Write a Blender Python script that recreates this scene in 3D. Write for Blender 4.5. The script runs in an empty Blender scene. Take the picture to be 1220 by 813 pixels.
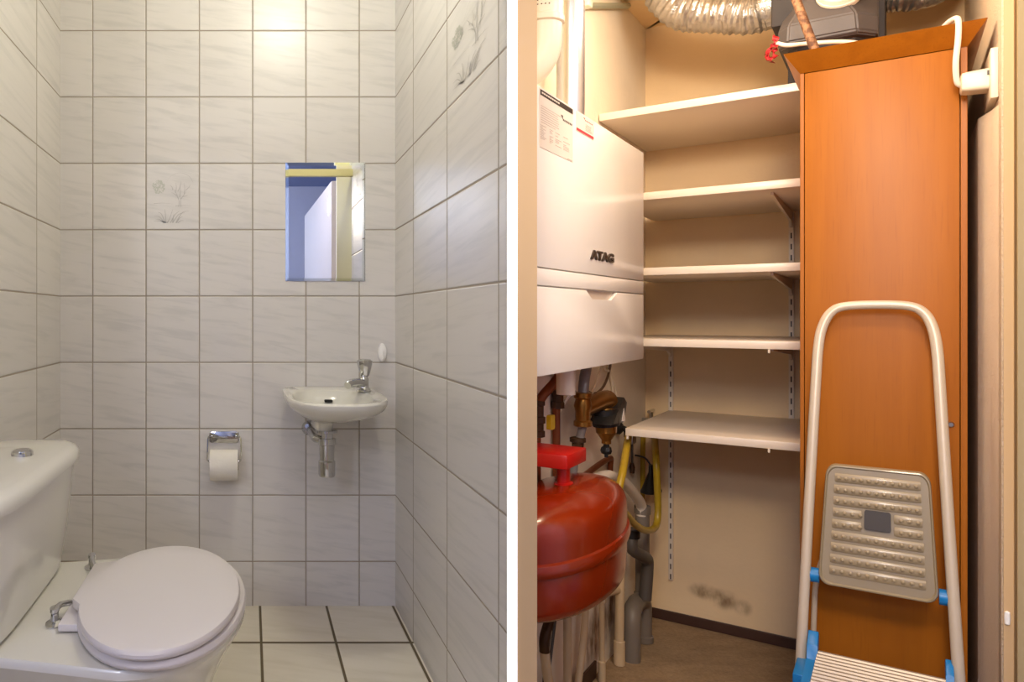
import bpy, bmesh, math, random
from mathutils import Vector, Matrix, noise as mnoise
PI = math.pi
rnd = random.Random(7)
COL = bpy.context.scene.collection

# ------------------------------------------------------------------ frames
ANG = math.radians(-40)
FR = {'L': Matrix.Identity(4),
      'R': Matrix.Translation((1.437, 2.80, 0)) @ Matrix.Rotation(ANG, 4, 'Z')}
ROT = {'L': 0.0, 'R': ANG}
BASE = {}


def W(u, v, h=0.0, fr='R'):
    return FR[fr] @ Vector((u, v, h))


# ------------------------------------------------------------------ object helpers
def tag(o, label=None, cat=None, group=None, kind=None):
    if label: o['label'] = label
    if cat: o['category'] = cat
    if group: o['group'] = group
    if kind: o['kind'] = kind
    return o


def thing(name, label, cat, base=(0, 0, 0), fr='L', group=None):
    o = bpy.data.objects.new(name, None)
    o.empty_display_size = 0.05
    COL.objects.link(o)
    o.location = FR[fr] @ Vector(base)
    o.rotation_euler = (0, 0, ROT[fr])
    BASE[o.name] = Vector(base)
    return tag(o, label, cat, group)


def mesh_of(name, bm, mats, smooth=True, ang=38):
    bmesh.ops.recalc_face_normals(bm, faces=bm.faces)
    me = bpy.data.meshes.new(name)
    bm.to_mesh(me)
    bm.free()
    if not isinstance(mats, (list, tuple)): mats = [mats]
    for m in mats: me.materials.append(m)
    if smooth and len(me.polygons):
        me.polygons.foreach_set('use_smooth', [True] * len(me.polygons))
        me.set_sharp_from_angle(angle=math.radians(ang))
    me.update()
    return me


def part(name, bm, mats, parent, label=None, smooth=True, ang=38, kind=None):
    b = BASE[parent.name]
    bmesh.ops.translate(bm, verts=bm.verts, vec=-b)
    o = bpy.data.objects.new(name, mesh_of(name, bm, mats, smooth, ang))
    COL.objects.link(o)
    o.parent = parent
    BASE[o.name] = b
    return tag(o, label, kind=kind)


def solo(name, bm, mats, label, cat, base=(0, 0, 0), fr='L', group=None, smooth=True, ang=38):
    b = Vector(base)
    bmesh.ops.translate(bm, verts=bm.verts, vec=-b)
    o = bpy.data.objects.new(name, mesh_of(name, bm, mats, smooth, ang))
    COL.objects.link(o)
    o.location = FR[fr] @ b
    o.rotation_euler = (0, 0, ROT[fr])
    BASE[o.name] = b
    return tag(o, label, cat, group)


def struct(name, bm, mats, fr='L', parent=None, smooth=False):
    o = bpy.data.objects.new(name, mesh_of(name, bm, mats, smooth))
    COL.objects.link(o)
    if parent is None:
        o.matrix_world = FR[fr]
        o['kind'] = 'structure'
    else:
        o.parent = parent
    BASE[o.name] = Vector((0, 0, 0))
    return o


# ------------------------------------------------------------------ shape helpers
def merge(bm, other, mi=None):
    if mi is not None:
        for f in other.faces: f.material_index = mi
    me = bpy.data.meshes.new('tmp')
    other.to_mesh(me)
    other.free()
    bm.from_mesh(me)
    bpy.data.meshes.remove(me)


def box(bm, x, y, z, bev=0.0, seg=2, mi=None):
    t = bmesh.new()
    bmesh.ops.create_cube(t, size=1)
    for v in t.verts:
        v.co = Vector((x[0] + (v.co.x + .5) * (x[1] - x[0]), y[0] + (v.co.y + .5) * (y[1] - y[0]), z[0] + (v.co.z + .5) * (z[1] - z[0])))
    if bev > 0:
        bmesh.ops.bevel(t, geom=t.edges[:], offset=bev, segments=seg, profile=.5, affect='EDGES')
    merge(bm, t, mi)
    return bm


def nbox(*a, **k):
    return box(bmesh.new(), *a, **k)


def loft(bm, loops, cap0=True, cap1=True, mi=None):
    rows = [[bm.verts.new(p) for p in lp] for lp in loops]
    n = len(rows[0])
    fs = []
    for a, b in zip(rows[:-1], rows[1:]):
        for i in range(n):
            j = (i + 1) % n
            fs.append(bm.faces.new((a[i], a[j], b[j], b[i])))
    if cap0: fs.append(bm.faces.new(rows[0][::-1]))
    if cap1: fs.append(bm.faces.new(rows[-1]))
    if mi is not None:
        for f in fs: f.material_index = mi
    return bm


def catmull(pts, k=6):
    P = [Vector(p) for p in pts]
    if len(P) < 3: return P
    Q = [P[0] * 2 - P[1]] + P + [P[-1] * 2 - P[-2]]
    out = []
    for i in range(1, len(Q) - 2):
        a, b, c, d = Q[i - 1:i + 3]
        for s in range(k):
            t = s / k
            out.append(.5 * ((2 * b) + (c - a) * t + (2 * a - 5 * b + 4 * c - d) * t * t + (3 * b - a - 3 * c + d) * t ** 3))
    out.append(P[-1])
    return out


def tube(bm, pts, r, n=12, k=0, caps=True, flat=None, mi=None, up=None):
    """sweep a circle (or an ellipse flat=(a,b)) along pts"""
    P = catmull(pts, k) if k else [Vector(p) for p in pts]
    m = len(P)
    rr = r if callable(r) else (lambda i, s: r)
    T = []
    for i in range(m):
        d = P[min(i + 1, m - 1)] - P[max(i - 1, 0)]
        T.append(d.normalized())
    ref = Vector(up) if up else (Vector((0, 0, 1)) if abs(T[0].z) < .9 else Vector((1, 0, 0)))
    nrm = (ref - T[0] * ref.dot(T[0])).normalized()
    loops = []
    for i in range(m):
        nrm = (nrm - T[i] * nrm.dot(T[i])).normalized()
        bn = T[i].cross(nrm)
        s = i / max(1, m - 1)
        R_ = rr(i, s)
        lp = []
        for q in range(n):
            a = 2 * PI * q / n
            ca, sa = math.cos(a), math.sin(a)
            if flat: ca, sa = ca * flat[0], sa * flat[1]
            lp.append(P[i] + (nrm * ca + bn * sa) * (1 if flat else R_))
        loops.append(lp)
    return loft(bm, loops, caps, caps, mi)


def ntube(*a, **k):
    return tube(bmesh.new(), *a, **k)


def cyl(bm, p0, p1, r0, r1=None, n=20, mi=None):
    r1 = r0 if r1 is None else r1
    return tube(bm, [p0, p1], lambda i, s: r0 + (r1 - r0) * s, n=n, mi=mi)


def ncyl(*a, **k):
    return cyl(bmesh.new(), *a, **k)


def lathe(bm, prof, c, n=48, sx=1, sy=1, caps=True, mi=None):
    loops = [[Vector((c[0] + r * sx * math.cos(2 * PI * i / n), c[1] + r * sy * math.sin(2 * PI * i / n), c[2] + z)) for i in range(n)] for r, z in prof]
    return loft(bm, loops, caps, caps, mi)


def prism(bm, poly, d0, d1, plane='xy', mi=None, bev=0):
    def P(a, b, d):
        return Vector((a, b, d)) if plane == 'xy' else (Vector((a, d, b)) if plane == 'xz' else Vector((d, a, b)))
    t = bmesh.new()
    loft(t, [[P(a, b, d0) for a, b in poly], [P(a, b, d1) for a, b in poly]])
    if bev:
        bmesh.ops.bevel(t, geom=t.edges[:], offset=bev, segments=2, profile=.5, affect='EDGES')
    merge(bm, t, mi)
    return bm


def nprism(*a, **k):
    return prism(bmesh.new(), *a, **k)


def sphere(bm, c, r, n=16, sc=(1, 1, 1), mi=None):
    t = bmesh.new()
    bmesh.ops.create_uvsphere(t, u_segments=n, v_segments=max(6, n // 2), radius=r)
    for v in t.verts: v.co = Vector((c[0] + v.co.x * sc[0], c[1] + v.co.y * sc[1], c[2] + v.co.z * sc[2]))
    merge(bm, t, mi)
    return bm


def rrect(x0, x1, y0, y1, r, k=6):
    pts = []
    for cx, cy, a0 in ((x1 - r, y1 - r, 0), (x0 + r, y1 - r, 90), (x0 + r, y0 + r, 180), (x1 - r, y0 + r, 270)):
        for i in range(k + 1):
            a = math.radians(a0 + 90 * i / k)
            pts.append((cx + r * math.cos(a), cy + r * math.sin(a)))
    return pts


def sel(cx, cy, ax, ay, nx=2.0, n=64, nb=None, side='x'):
    """superellipse loop in plan; nb = exponent for the negative half of the given axis"""
    pts = []
    for i in range(n):
        a = 2 * PI * i / n
        c, s = math.cos(a), math.sin(a)
        e = nx
        if nb is not None:
            q = c if side == 'x' else s
            e = nx if q > 0 else nb
        pts.append((cx + ax * math.copysign(abs(c) ** (2 / e), c), cy + ay * math.copysign(abs(s) ** (2 / e), s)))
    return pts


def at(loop, z):
    return [Vector((x, y, z)) for x, y in loop]


def text_bm(body, size, extrude, M, bold=0.0, align='CENTER', shear=0.0):
    cu = bpy.data.curves.new('txt', 'FONT')
    cu.body = body
    cu.size = size
    cu.extrude = extrude
    cu.offset = bold
    cu.shear = shear
    cu.align_x = align
    o = bpy.data.objects.new('txt', cu)
    COL.objects.link(o)
    dg = bpy.context.evaluated_depsgraph_get()
    me = bpy.data.meshes.new_from_object(o.evaluated_get(dg))
    bm = bmesh.new()
    bm.from_mesh(me)
    bmesh.ops.transform(bm, matrix=M, verts=bm.verts)
    bpy.data.objects.remove(o)
    bpy.data.curves.remove(cu)
    bpy.data.meshes.remove(me)
    return bm


# ------------------------------------------------------------------ materials
def lin(c):
    f = lambda x: x / 12.92 if x <= .04045 else ((x + .055) / 1.055) ** 2.4
    return (f(c[0] / 255), f(c[1] / 255), f(c[2] / 255), 1)


class NT:
    def __init__(s, name):
        s.m = bpy.data.materials.new(name)
        s.m.use_nodes = True
        s.t = s.m.node_tree
        s.b = s.t.nodes['Principled BSDF']

    def node(s, kind, **kw):
        n = s.t.nodes.new(kind)
        for k, v in kw.items(): setattr(n, k, v)
        return n

    def put(s, sock, v):
        if isinstance(v, bpy.types.NodeSocket): s.t.links.new(v, sock)
        else: sock.default_value = v

    def math(s, op, a, b=None, c=None):
        n = s.node('ShaderNodeMath', operation=op)
        s.put(n.inputs[0], a)
        if b is not None: s.put(n.inputs[1], b)
        if c is not None: s.put(n.inputs[2], c)
        return n.outputs[0]

    def smooth(s, v, lo, hi, a=0.0, b=1.0):
        n = s.node('ShaderNodeMapRange', interpolation_type='SMOOTHSTEP')
        s.put(n.inputs[0], v)
        for i, q in zip((1, 2, 3, 4), (lo, hi, a, b)): s.put(n.inputs[i], q)
        return n.outputs[0]

    def obj(s):
        return s.node('ShaderNodeTexCoord').outputs['Object']

    def sep(s, v):
        n = s.node('ShaderNodeSeparateXYZ')
        s.put(n.inputs[0], v)
        return n.outputs

    def comb(s, x, y, z):
        n = s.node('ShaderNodeCombineXYZ')
        for i, q in enumerate((x, y, z)): s.put(n.inputs[i], q)
        return n.outputs[0]

    def mapv(s, v, scale=(1, 1, 1), rot=(0, 0, 0), loc=(0, 0, 0)):
        n = s.node('ShaderNodeMapping')
        s.put(n.inputs[0], v)
        n.inputs['Scale'].default_value = scale
        n.inputs['Rotation'].default_value = rot
        n.inputs['Location'].default_value = loc
        return n.outputs[0]

    def noise(s, v, scale, detail=3, rough=.5, dist=0):
        n = s.node('ShaderNodeTexNoise')
        s.put(n.inputs['Vector'], v)
        n.inputs['Scale'].default_value = scale
        n.inputs['Detail'].default_value = detail
        n.inputs['Roughness'].default_value = rough
        n.inputs['Distortion'].default_value = dist
        return n.outputs[0]

    def mix(s, f, a, b):
        n = s.node('ShaderNodeMix', data_type='RGBA')
        s.put(n.inputs[0], f)
        s.put(n.inputs[6], a)
        s.put(n.inputs[7], b)
        return n.outputs[2]

    def bump(s, h, dist, strength=1.0):
        n = s.node('ShaderNodeBump')
        s.put(n.inputs['Height'], h)
        n.inputs['Distance'].default_value = dist
        n.inputs['Strength'].default_value = strength
        s.t.links.new(n.outputs[0], s.b.inputs['Normal'])

    def set(s, **kw):
        for k, v in kw.items(): s.put(s.b.inputs[k.replace('_', ' ')], v)
        return s.m


def simple(name, c, rough=.5, metal=0.0, var=.06, vs=8, bump=0, bs=60, coat=0, spec=.5):
    N = NT(name)
    p = N.obj()
    a = lin(c)
    d = tuple(x * (1 - var * 2) for x in a[:3]) + (1,)
    N.set(Base_Color=N.mix(N.noise(p, vs, 4), a, d) if var else a, Roughness=rough, Metallic=metal, Specular_IOR_Level=spec)
    if coat: N.set(Coat_Weight=coat, Coat_Roughness=.08)
    if bump: N.bump(N.noise(p, bs, 4), bump)
    return N.m


def tile_mat(name, axis, a0, wa, ga, b0, wb, gb, tile, vein, grout, baxis='Z', rough=.3, veins=True, ks=1.0):
    N = NT(name)
    o = N.sep(N.obj())
    A = o['XYZ'.index(axis)]
    B = o['XYZ'.index(baxis)]
    a = N.math('DIVIDE', N.math('SUBTRACT', A, a0), wa)
    b = N.math('DIVIDE', N.math('SUBTRACT', B, b0), wb)
    ia, ib = N.math('FLOOR', a), N.math('FLOOR', b)

    def edge(f, i, w):
        q = N.math('SUBTRACT', f, i)
        return N.math('MULTIPLY', N.math('MINIMUM', q, N.math('SUBTRACT', 1.0, q)), w)
    ea, eb = edge(a, ia, wa / ga), edge(b, ib, wb / gb)     # 1.0 = the edge of the joint
    d = N.math('MINIMUM', ea, eb)
    m = N.smooth(d, .75, 1.35)
    wn = N.node('ShaderNodeTexWhiteNoise')
    N.put(wn.inputs[0], N.comb(ia, ib, 0.0))
    rv = wn.outputs['Value']
    off = N.math('MULTIPLY', rv, 40.0)
    sh = N.math('ADD', N.math('DIVIDE', B, ks), N.math('MULTIPLY', A, .16 * (.2 / wa)))
    vec = N.comb(N.math('MULTIPLY', A, 5.5 * (.2 / wa)), N.math('MULTIPLY', sh, 38.0), off)
    n1 = N.noise(vec, 1.0, 4, .55, .5)
    col = N.mix(N.smooth(n1, .44, .74), lin(tile), lin(vein)) if veins else N.mix(N.smooth(n1, .35, .8), lin(tile), lin(vein))
    sc = N.math('ADD', .96, N.math('MULTIPLY', rv, .05))
    hs = N.node('ShaderNodeHueSaturation')
    N.put(hs.inputs['Color'], col)
    N.put(hs.inputs['Value'], sc)
    gcol = N.mix(N.noise(N.obj(), 14, 3), lin(grout), tuple(x * .72 for x in lin(grout)[:3]) + (1,))
    N.set(Base_Color=N.mix(m, gcol, hs.outputs[0]), Roughness=N.smooth(d, .9, 1.2, .8, rough))
    N.bump(N.math('ADD', N.smooth(d, .7, 2.2), N.math('MULTIPLY', n1, .06)), .0025, .7)
    return N.m


MT = {}
T_TILE, T_VEIN, T_GROUT = (222, 217, 211), (209, 205, 199), (176, 163, 146)
MT['tile_back'] = tile_mat('wall tile back', 'X', .0095, .2, .0019, .1664, .249, .0019, T_TILE, T_VEIN, T_GROUT)
MT['tile_right'] = tile_mat('wall tile right', 'Y', 2.574, .442, .0032, .1664, .249, .0022, T_TILE, T_VEIN, T_GROUT)
MT['tile_left'] = tile_mat('wall tile left', 'Y', 2.571, .442, .0032, .1664, .249, .0022, T_TILE, T_VEIN, T_GROUT)
MT['tile_floor'] = tile_mat('floor tile', 'X', .037, .249, .0042, 2.566, .55, .007, (238, 230, 212), (226, 217, 196), (112, 98, 70), baxis='Y', rough=.3, veins=False, ks=2.2)
MT['ceil'] = simple('ceiling paint', (236, 232, 222), .8, var=.02)
MT['ceramic'] = simple('glazed ceramic', (226, 223, 212), .12, var=.015, vs=3, coat=.4)
MT['seat'] = simple('seat plastic', (224, 217, 214), .28, var=.01, vs=3)
MT['chrome'] = simple('chrome', (205, 205, 205), .1, 1.0, var=.02)
MT['steel'] = simple('brushed steel', (178, 172, 165), .28, 1.0, var=.06, vs=20)
MT['mirror'] = simple('mirror glass', (238, 240, 240), .0, 1.0, var=0)
MT['mirror_edge'] = simple('mirror bevel', (226, 232, 230), .03, 1.0, var=0)
MT['paper'] = simple('toilet paper', (240, 234, 222), .95, var=.02, vs=40, bump=.0006, bs=120)
MT['cream_plastic'] = simple('cream plastic', (224, 212, 188), .4, var=.02)
MT['black'] = simple('black plastic', (26, 24, 23), .45, var=.08)
MT['dark_hole'] = simple('dark overflow', (22, 18, 14), .7, var=.1)
MT['white_plastic'] = simple('white plastic', (250, 247, 242), .35, var=.02)
MT['relief'] = simple('tile relief', (190, 185, 177), .3, var=.04, vs=60)
MT['relief_green'] = simple('tile relief green', (198, 199, 185), .35, var=.04, vs=90)
MT['frame_yellow'] = simple('yellow gloss paint', (226, 216, 160), .4, var=.03)
MT['hall_wall'] = simple('hall wall paint', (200, 207, 232), .8, var=.03)
MT['hall_ceiling'] = simple('hall ceiling paint', (140, 156, 200), .9, var=.04)
MT['door_white'] = simple('white door paint', (235, 230, 228), .5, var=.02)
MT['hall_floor'] = simple('hall floor', (150, 130, 110), .7, var=.08)
MT['strip_glow'] = simple('glowing white board', (252, 252, 252), .6, var=0)
MT['strip_glow'].node_tree.nodes['Principled BSDF'].inputs['Emission Color'].default_value = (1, 1, 1, 1)
MT['strip_glow'].node_tree.nodes['Principled BSDF'].inputs['Emission Strength'].default_value = .85  # board glows by itself so it stays pure white; it is no lamp
MT['jamb'] = simple('beige jamb paint', (216, 182, 136), .55, var=.04, vs=5)
MT['door_green'] = simple('olive door paint', (190, 168, 122), .45, var=.04, vs=4)

MT['boiler'] = simple('boiler white enamel', (250, 244, 236), .22, var=.01, vs=2)
MT['boiler_in'] = simple('boiler grip', (205, 190, 175), .4, var=.02)
MT['logo_grey'] = simple('logo dark grey', (70, 58, 48), .4, .3, var=.04)
MT['label_paper'] = simple('label paper', (240, 229, 217), .5, var=.02, vs=30)
MT['label_black'] = simple('label black bar', (52, 44, 40), .6, var=.05)
MT['label_grey'] = simple('label grey print', (206, 192, 180), .7, var=.05)
MT['label_red'] = simple('label red print', (206, 62, 74), .6, var=.04)
MT['pvc_white'] = simple('white pvc', (240, 228, 212), .35, var=.02)
MT['galv'] = simple('galvanised pipe', (214, 216, 222), .3, .85, var=.1, vs=14)
MT['shelf'] = simple('white melamine', (236, 222, 204), .32, var=.02, vs=4)
MT['shelf_edge'] = simple('shelf bracket paint', (232, 218, 200), .45, var=.03)
MT['red_gloss'] = simple('orange red enamel', (148, 41, 8), .2, var=.05, vs=5, coat=.3)
MT['red_plastic'] = simple('red bracket plastic', (196, 22, 18), .35, var=.04)
MT['copper'] = simple('aged copper', (160, 92, 58), .42, .75, var=.25, vs=25)
MT['bronze'] = simple('aged bronze fitting', (92, 66, 44), .5, .6, var=.25, vs=40)
MT['brass'] = simple('brass', (168, 118, 52), .32, .85, var=.15, vs=18)
MT['grey_pvc'] = simple('grey pvc', (130, 119, 107), .45, var=.08, vs=10)
MT['grey_hose'] = simple('grey pipe', (150, 146, 146), .4, .3, var=.08, vs=10)
MT['dark_pvc'] = simple('dark grey pvc', (88, 81, 74), .5, var=.08, vs=10)
MT['cream_pvc'] = simple('cream pvc', (222, 196, 156), .45, var=.08, vs=10)
MT['cable_white'] = simple('white cable', (232, 220, 200), .5, var=.03)
MT['cable_brown'] = simple('brown cable', (110, 84, 62), .55, var=.08)
MT['yellow'] = simple('yellow plastic', (226, 190, 30), .4, var=.06)
N = NT('yellow garden hose')
N.set(Base_Color=N.mix(N.noise(N.obj(), 30, 3), lin((200, 168, 40)), lin((150, 120, 30))), Roughness=.35)
MT['hose'] = N.m
MT['skirting'] = simple('dark brown skirting', (72, 44, 30), .5, var=.15, vs=20)
MT['vent_grey'] = simple('grey ventilation plastic', (84, 79, 80), .55, var=.06, vs=10, bump=.0004, bs=200)
MT['vent_dark'] = simple('dark ventilation plastic', (52, 48, 50), .7, var=.08, vs=10)
MT['ribbon'] = simple('red ribbon', (186, 24, 30), .6, var=.1)
N = NT('rusty rod')
n_ = N.noise(N.obj(), 70, 5, .65)
N.set(Base_Color=N.mix(N.smooth(n_, .42, .62), lin((84, 50, 30)), lin((140, 100, 68))), Roughness=.75)
N.bump(n_, .002)
MT['rod'] = N.m
MT['blue'] = simple('blue plastic', (8, 122, 190), .38, var=.04)
MT['alu'] = simple('pale lacquered tube', (204, 188, 166), .35, .15, var=.03, vs=6)
MT['alu_step'] = simple('aluminium tread', (200, 186, 166), .34, .55, var=.05, vs=12)
MT['clear'] = simple('translucent plastic', (146, 130, 102), .4, var=.06, vs=10, coat=.3)
MT['clear_rib'] = simple('translucent plastic ribs', (160, 143, 114), .36, var=.05, vs=10, coat=.3)
MT['badge'] = simple('dark badge', (58, 50, 44), .5, var=.05)
MT['green_pipe'] = simple('grey green pipe', (168, 176, 160), .4, .3, var=.05)

# crinkled silver duct
N = NT('aluminium duct foil')
n_ = N.noise(N.obj(), 26, 3, .55, 1.0)
N.set(Base_Color=N.mix(n_, lin((196, 192, 186)), lin((150, 144, 136))), Metallic=.85, Roughness=.36)
N.bump(n_, .006)
MT['foil'] = N.m

# beech veneer: tall grain
def wood(name, c0, c1, c2):
    N = NT(name)
    p = N.obj()
    g = N.noise(N.mapv(p, (26, 26, 1.3)), 1.0, 4, .55, .6)
    fine = N.noise(N.mapv(p, (240, 240, 9)), 1.0, 2, .6)
    c = N.mix(N.smooth(g, .3, .72), lin(c0), lin(c1))
    c = N.mix(N.smooth(fine, .52, .8, 0, .55), c, lin(c2))
    N.set(Base_Color=c, Roughness=.45, Specular_IOR_Level=.3)
    return N.m
MT['wood'] = wood('beech veneer', (166, 97, 17), (159, 91, 14), (145, 80, 11))
MT['wood_edge'] = wood('beech edge', (172, 101, 19), (160, 92, 15), (144, 80, 12))

# carpet
N = NT('brown needle felt')
p = N.obj()
n1, n2 = N.noise(p, 75, 5, .75), N.noise(N.mapv(p, (9, 22, 9)), 1.0, 4)
N.set(Base_Color=N.mix(N.math('ADD', N.math('MULTIPLY', n1, .6), N.math('MULTIPLY', n2, .4)), lin((70, 54, 38)), lin((216, 184, 144))), Roughness=.95, Specular_IOR_Level=.1)
N.bump(n1, .004)
MT['carpet'] = N.m

# cream wall paint with a mouldy patch
def wall_paint(name, c, stain=None, bs=70, bd=.0008):
    N = NT(name)
    p = N.obj()
    col = N.mix(N.smooth(N.noise(p, 3.0, 5, .6), .4, .75), lin(c), tuple(x * .93 for x in lin(c)[:3]) + (1,))
    for (cu, cv, ch, su, sv, sh, amt) in (stain or []):
        q = N.mapv(p, (1 / su, 1 / sv, 1 / sh), loc=(-cu / su, -cv / sv, -ch / sh))
        ln = N.node('ShaderNodeVectorMath', operation='LENGTH')
        N.put(ln.inputs[0], q)
        fall = N.smooth(ln.outputs['Value'], .25, 1.0, 1.0, 0.0)
        nz = N.smooth(N.noise(N.mapv(p, (26, 26, 12)), 1.0, 3, .6), .2, .7)
        col = N.mix(N.math('MULTIPLY', N.math('MULTIPLY', fall, nz), amt), col, lin((112, 82, 52)))
    N.set(Base_Color=col, Roughness=.75, Specular_IOR_Level=.25)
    N.bump(N.noise(p, bs, 4, .6), bd)
    return N.m
MT['wall_cream'] = wall_paint('cream wall paint', (242, 214, 170), [(.185, 0, .128, .06, .3, .035, .8), (.245, 0, .115, .055, .3, .045, .8), (.30, 0, .10, .035, .3, .035, .6)])
MT['wall_cream_left'] = wall_paint('cream wall paint left', (250, 238, 218), [(0, -.62, .12, .3, .2, .1, 1.0), (0, -.45, .16, .3, .1, .14, 1.0), (0, -.9, .06, .3, .3, .05, .9)])
MT['wall_texture'] = wall_paint('stippled wall paint', (226, 208, 182), None, 160, .006)

MT['added_casing'] = wall_paint('added casing paint', (244, 226, 200), None, 150, .0015)

# slotted upright: real slots drawn by height
N = NT('slotted rail paint')
o_ = N.sep(N.obj())
fz = N.math('FRACT', N.math('MULTIPLY', o_[2], 1 / .036))
slot = N.math('MULTIPLY', N.smooth(N.math('ABSOLUTE', N.math('SUBTRACT', fz, .5)), .24, .27, 1.0, 0.0), N.smooth(N.math('ABSOLUTE', o_[0]), .0017, .0022, 1.0, 0.0))
N.set(Base_Color=N.mix(slot, lin((236, 222, 202)), lin((48, 36, 26))), Roughness=.5)
MT['rail'] = N.m


# ================================================================== TOILET ROOM: the setting
XL, XR, YB, CZ = -.712, .545, 2.89, 2.6
wb = struct('wall_back', nbox((XL - .05, XR + .012), (YB, YB + .06), (0, CZ)), MT['tile_back'])
struct('wall_left', nbox((XL - .05, XL), (1.25, YB), (0, CZ)), MT['tile_left'])
wr = struct('wall_right', nbox((XR, XR + .012), (1.637, YB), (0, CZ)), MT['tile_right'])
struct('floor', nbox((XL, XR), (1.25, YB), (-.04, 0)), MT['tile_floor'])
struct('ceiling', nbox((XL - .05, XR + .012), (1.25, YB + .06), (CZ, CZ + .04)), MT['ceil'])
struct('trim_header', nbox((XL, XR), (1.64, 1.68), (1.832, 1.868)), MT['frame_yellow'])
# the partition between both rooms: painted side, self-lit white end board
struct('wall_partition', nprism([(.4845, 1.453), (.503, 1.453), (.5133, 1.482), (.66, 1.899), (.642, 1.912), (.565, 1.70), (.558, 1.637), (.5455, 1.637)], 0, CZ), MT['frame_yellow'])
struct('trim_partition_end', nprism([(.4833, 1.448), (.5023, 1.448), (.5030, 1.453), (.4845, 1.453)], -.3, CZ), MT['strip_glow'])


def relief(side):
    """raised picture on a decor tile: a round bush, a bare tree and a grass tuft; local a = right, b = up"""
    A, B = bmesh.new(), bmesh.new()
    if side == 'back':
        P = lambda a, b, d=.0: Vector((-.3905 + a, YB - .0008 - d, 1.4155 + b))
        ka = 1
    else:
        P = lambda a, b, d=.0: Vector((XR - .0008 - d, 2.131 - a * 2.21, 1.6646 + b))
        ka = 2.21

    def stroke(pts, w):
        c = catmull([(x, y, 0) for x, y in pts], 4)
        m = len(c)
        L, R_ = [], []
        for i, q in enumerate(c):
            t = (c[min(i + 1, m - 1)] - c[max(i - 1, 0)]).normalized()
            nn = Vector((-t.y, t.x, 0)) * w * (1 - .75 * i / (m - 1))
            L.append(q + nn); R_.append(q - nn)
        va = [A.verts.new(P(q.x, q.y, .0006)) for q in L]
        vb = [A.verts.new(P(q.x, q.y, .0006)) for q in R_]
        for i in range(m - 1): A.faces.new((va[i], va[i + 1], vb[i + 1], vb[i]))
    r2 = random.Random(3)
    # bush of small leaves
    for i in range(95):
        an, rr = r2.uniform(0, 2 * PI), .024 * math.sqrt(r2.random())
        x, y, s_ = .047 + rr * math.cos(an), .157 + rr * math.sin(an) * 1.05, r2.uniform(.002, .0045)
        t = r2.uniform(0, PI)
        dd = r2.uniform(.0001, .0005)
        B.faces.new([B.verts.new(P(x + s_ * math.cos(t + k * PI / 2) * (1 if k % 2 else .45), y + s_ * math.sin(t + k * PI / 2), dd)) for k in range(4)])
    # tree
    for dx in (-.004, .004): stroke([(.127 + dx, .082), (.127 + dx * .8, .105), (.122 + dx * 2, .125)], .0012)
    for x0, y0, x1, y1 in ((.122, .11, .102, .15), (.13, .11, .152, .148), (.116, .122, .094, .137), (.126, .118, .126, .168), (.136, .12, .158, .125), (.11, .135, .112, .172), (.143, .13, .142, .172), (.1, .145, .09, .165), (.15, .145, .166, .165), (.12, .14, .132, .18)):
        stroke([(x0, y0), ((x0 + x1) / 2 + .003, (y0 + y1) / 2), (x1, y1)], .0013)
    stroke([(.127 + .052 * math.cos(a), .157 + .052 * math.sin(a)) for a in [math.radians(20 + 14 * k) for k in range(11)]], .0006)
    # ground lines and grass
    stroke([(.03, .094), (.06, .096), (.1, .093)], .0008); stroke([(.11, .085), (.15, .087), (.17, .084)], .0008)
    for x0, x1, y1, b in ((.07, .03, .047, .01), (.068, .036, .034, .006), (.072, .045, .062, .012), (.075, .07, .073, .01), (.08, .1, .072, -.006), (.092, .125, .066, .008), (.1, .145, .06, .012), (.076, .03, .028, .004), (.115, .138, .045, .006), (.12, .142, .03, .004), (.1, .105, .055, .004), (.112, .16, .066, .016)):
        stroke([(x0, .022), ((x0 + x1) / 2, (.022 + y1) / 2 + b), (x1, y1)], .0017)
    return A, B


for par, sd in ((wb, 'back'), (wr, 'right')):
    A, B = relief(sd)
    struct('relief_motif', A, MT['relief'], parent=par)
    struct('relief_bush', B, MT['relief_green'], parent=par)

# hall behind the camera, seen in the mirror
struct('wall_front', nbox((-1.6, 1.72), (-3.3, -3.25), (0, CZ)), MT['hall_wall'])
struct('wall_hall_left', nbox((-1.6, -1.55), (-3.25, 1.25), (0, CZ)), MT['hall_wall'])
struct('wall_hall_right', nbox((1.66, 1.72), (-3.25, 1.45), (0, CZ)), MT['hall_wall'])
struct('ceiling', nbox((-1.6, 1.72), (-3.3, 1.25), (CZ, CZ + .04)), MT['hall_ceiling'])
struct('floor', nbox((-1.6, 1.72), (-3.3, 1.25), (-.04, -.002)), MT['hall_floor'])
struct('wall_hall_end', nbox((-1.6, XL), (1.25, 1.3), (0, CZ)), MT['hall_wall'])
struct('door_1', nprism([(.63, -.19), (.67, -.18), (.61, -2.3), (.57, -2.3)], .01, 2.13), MT['door_white'])

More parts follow.
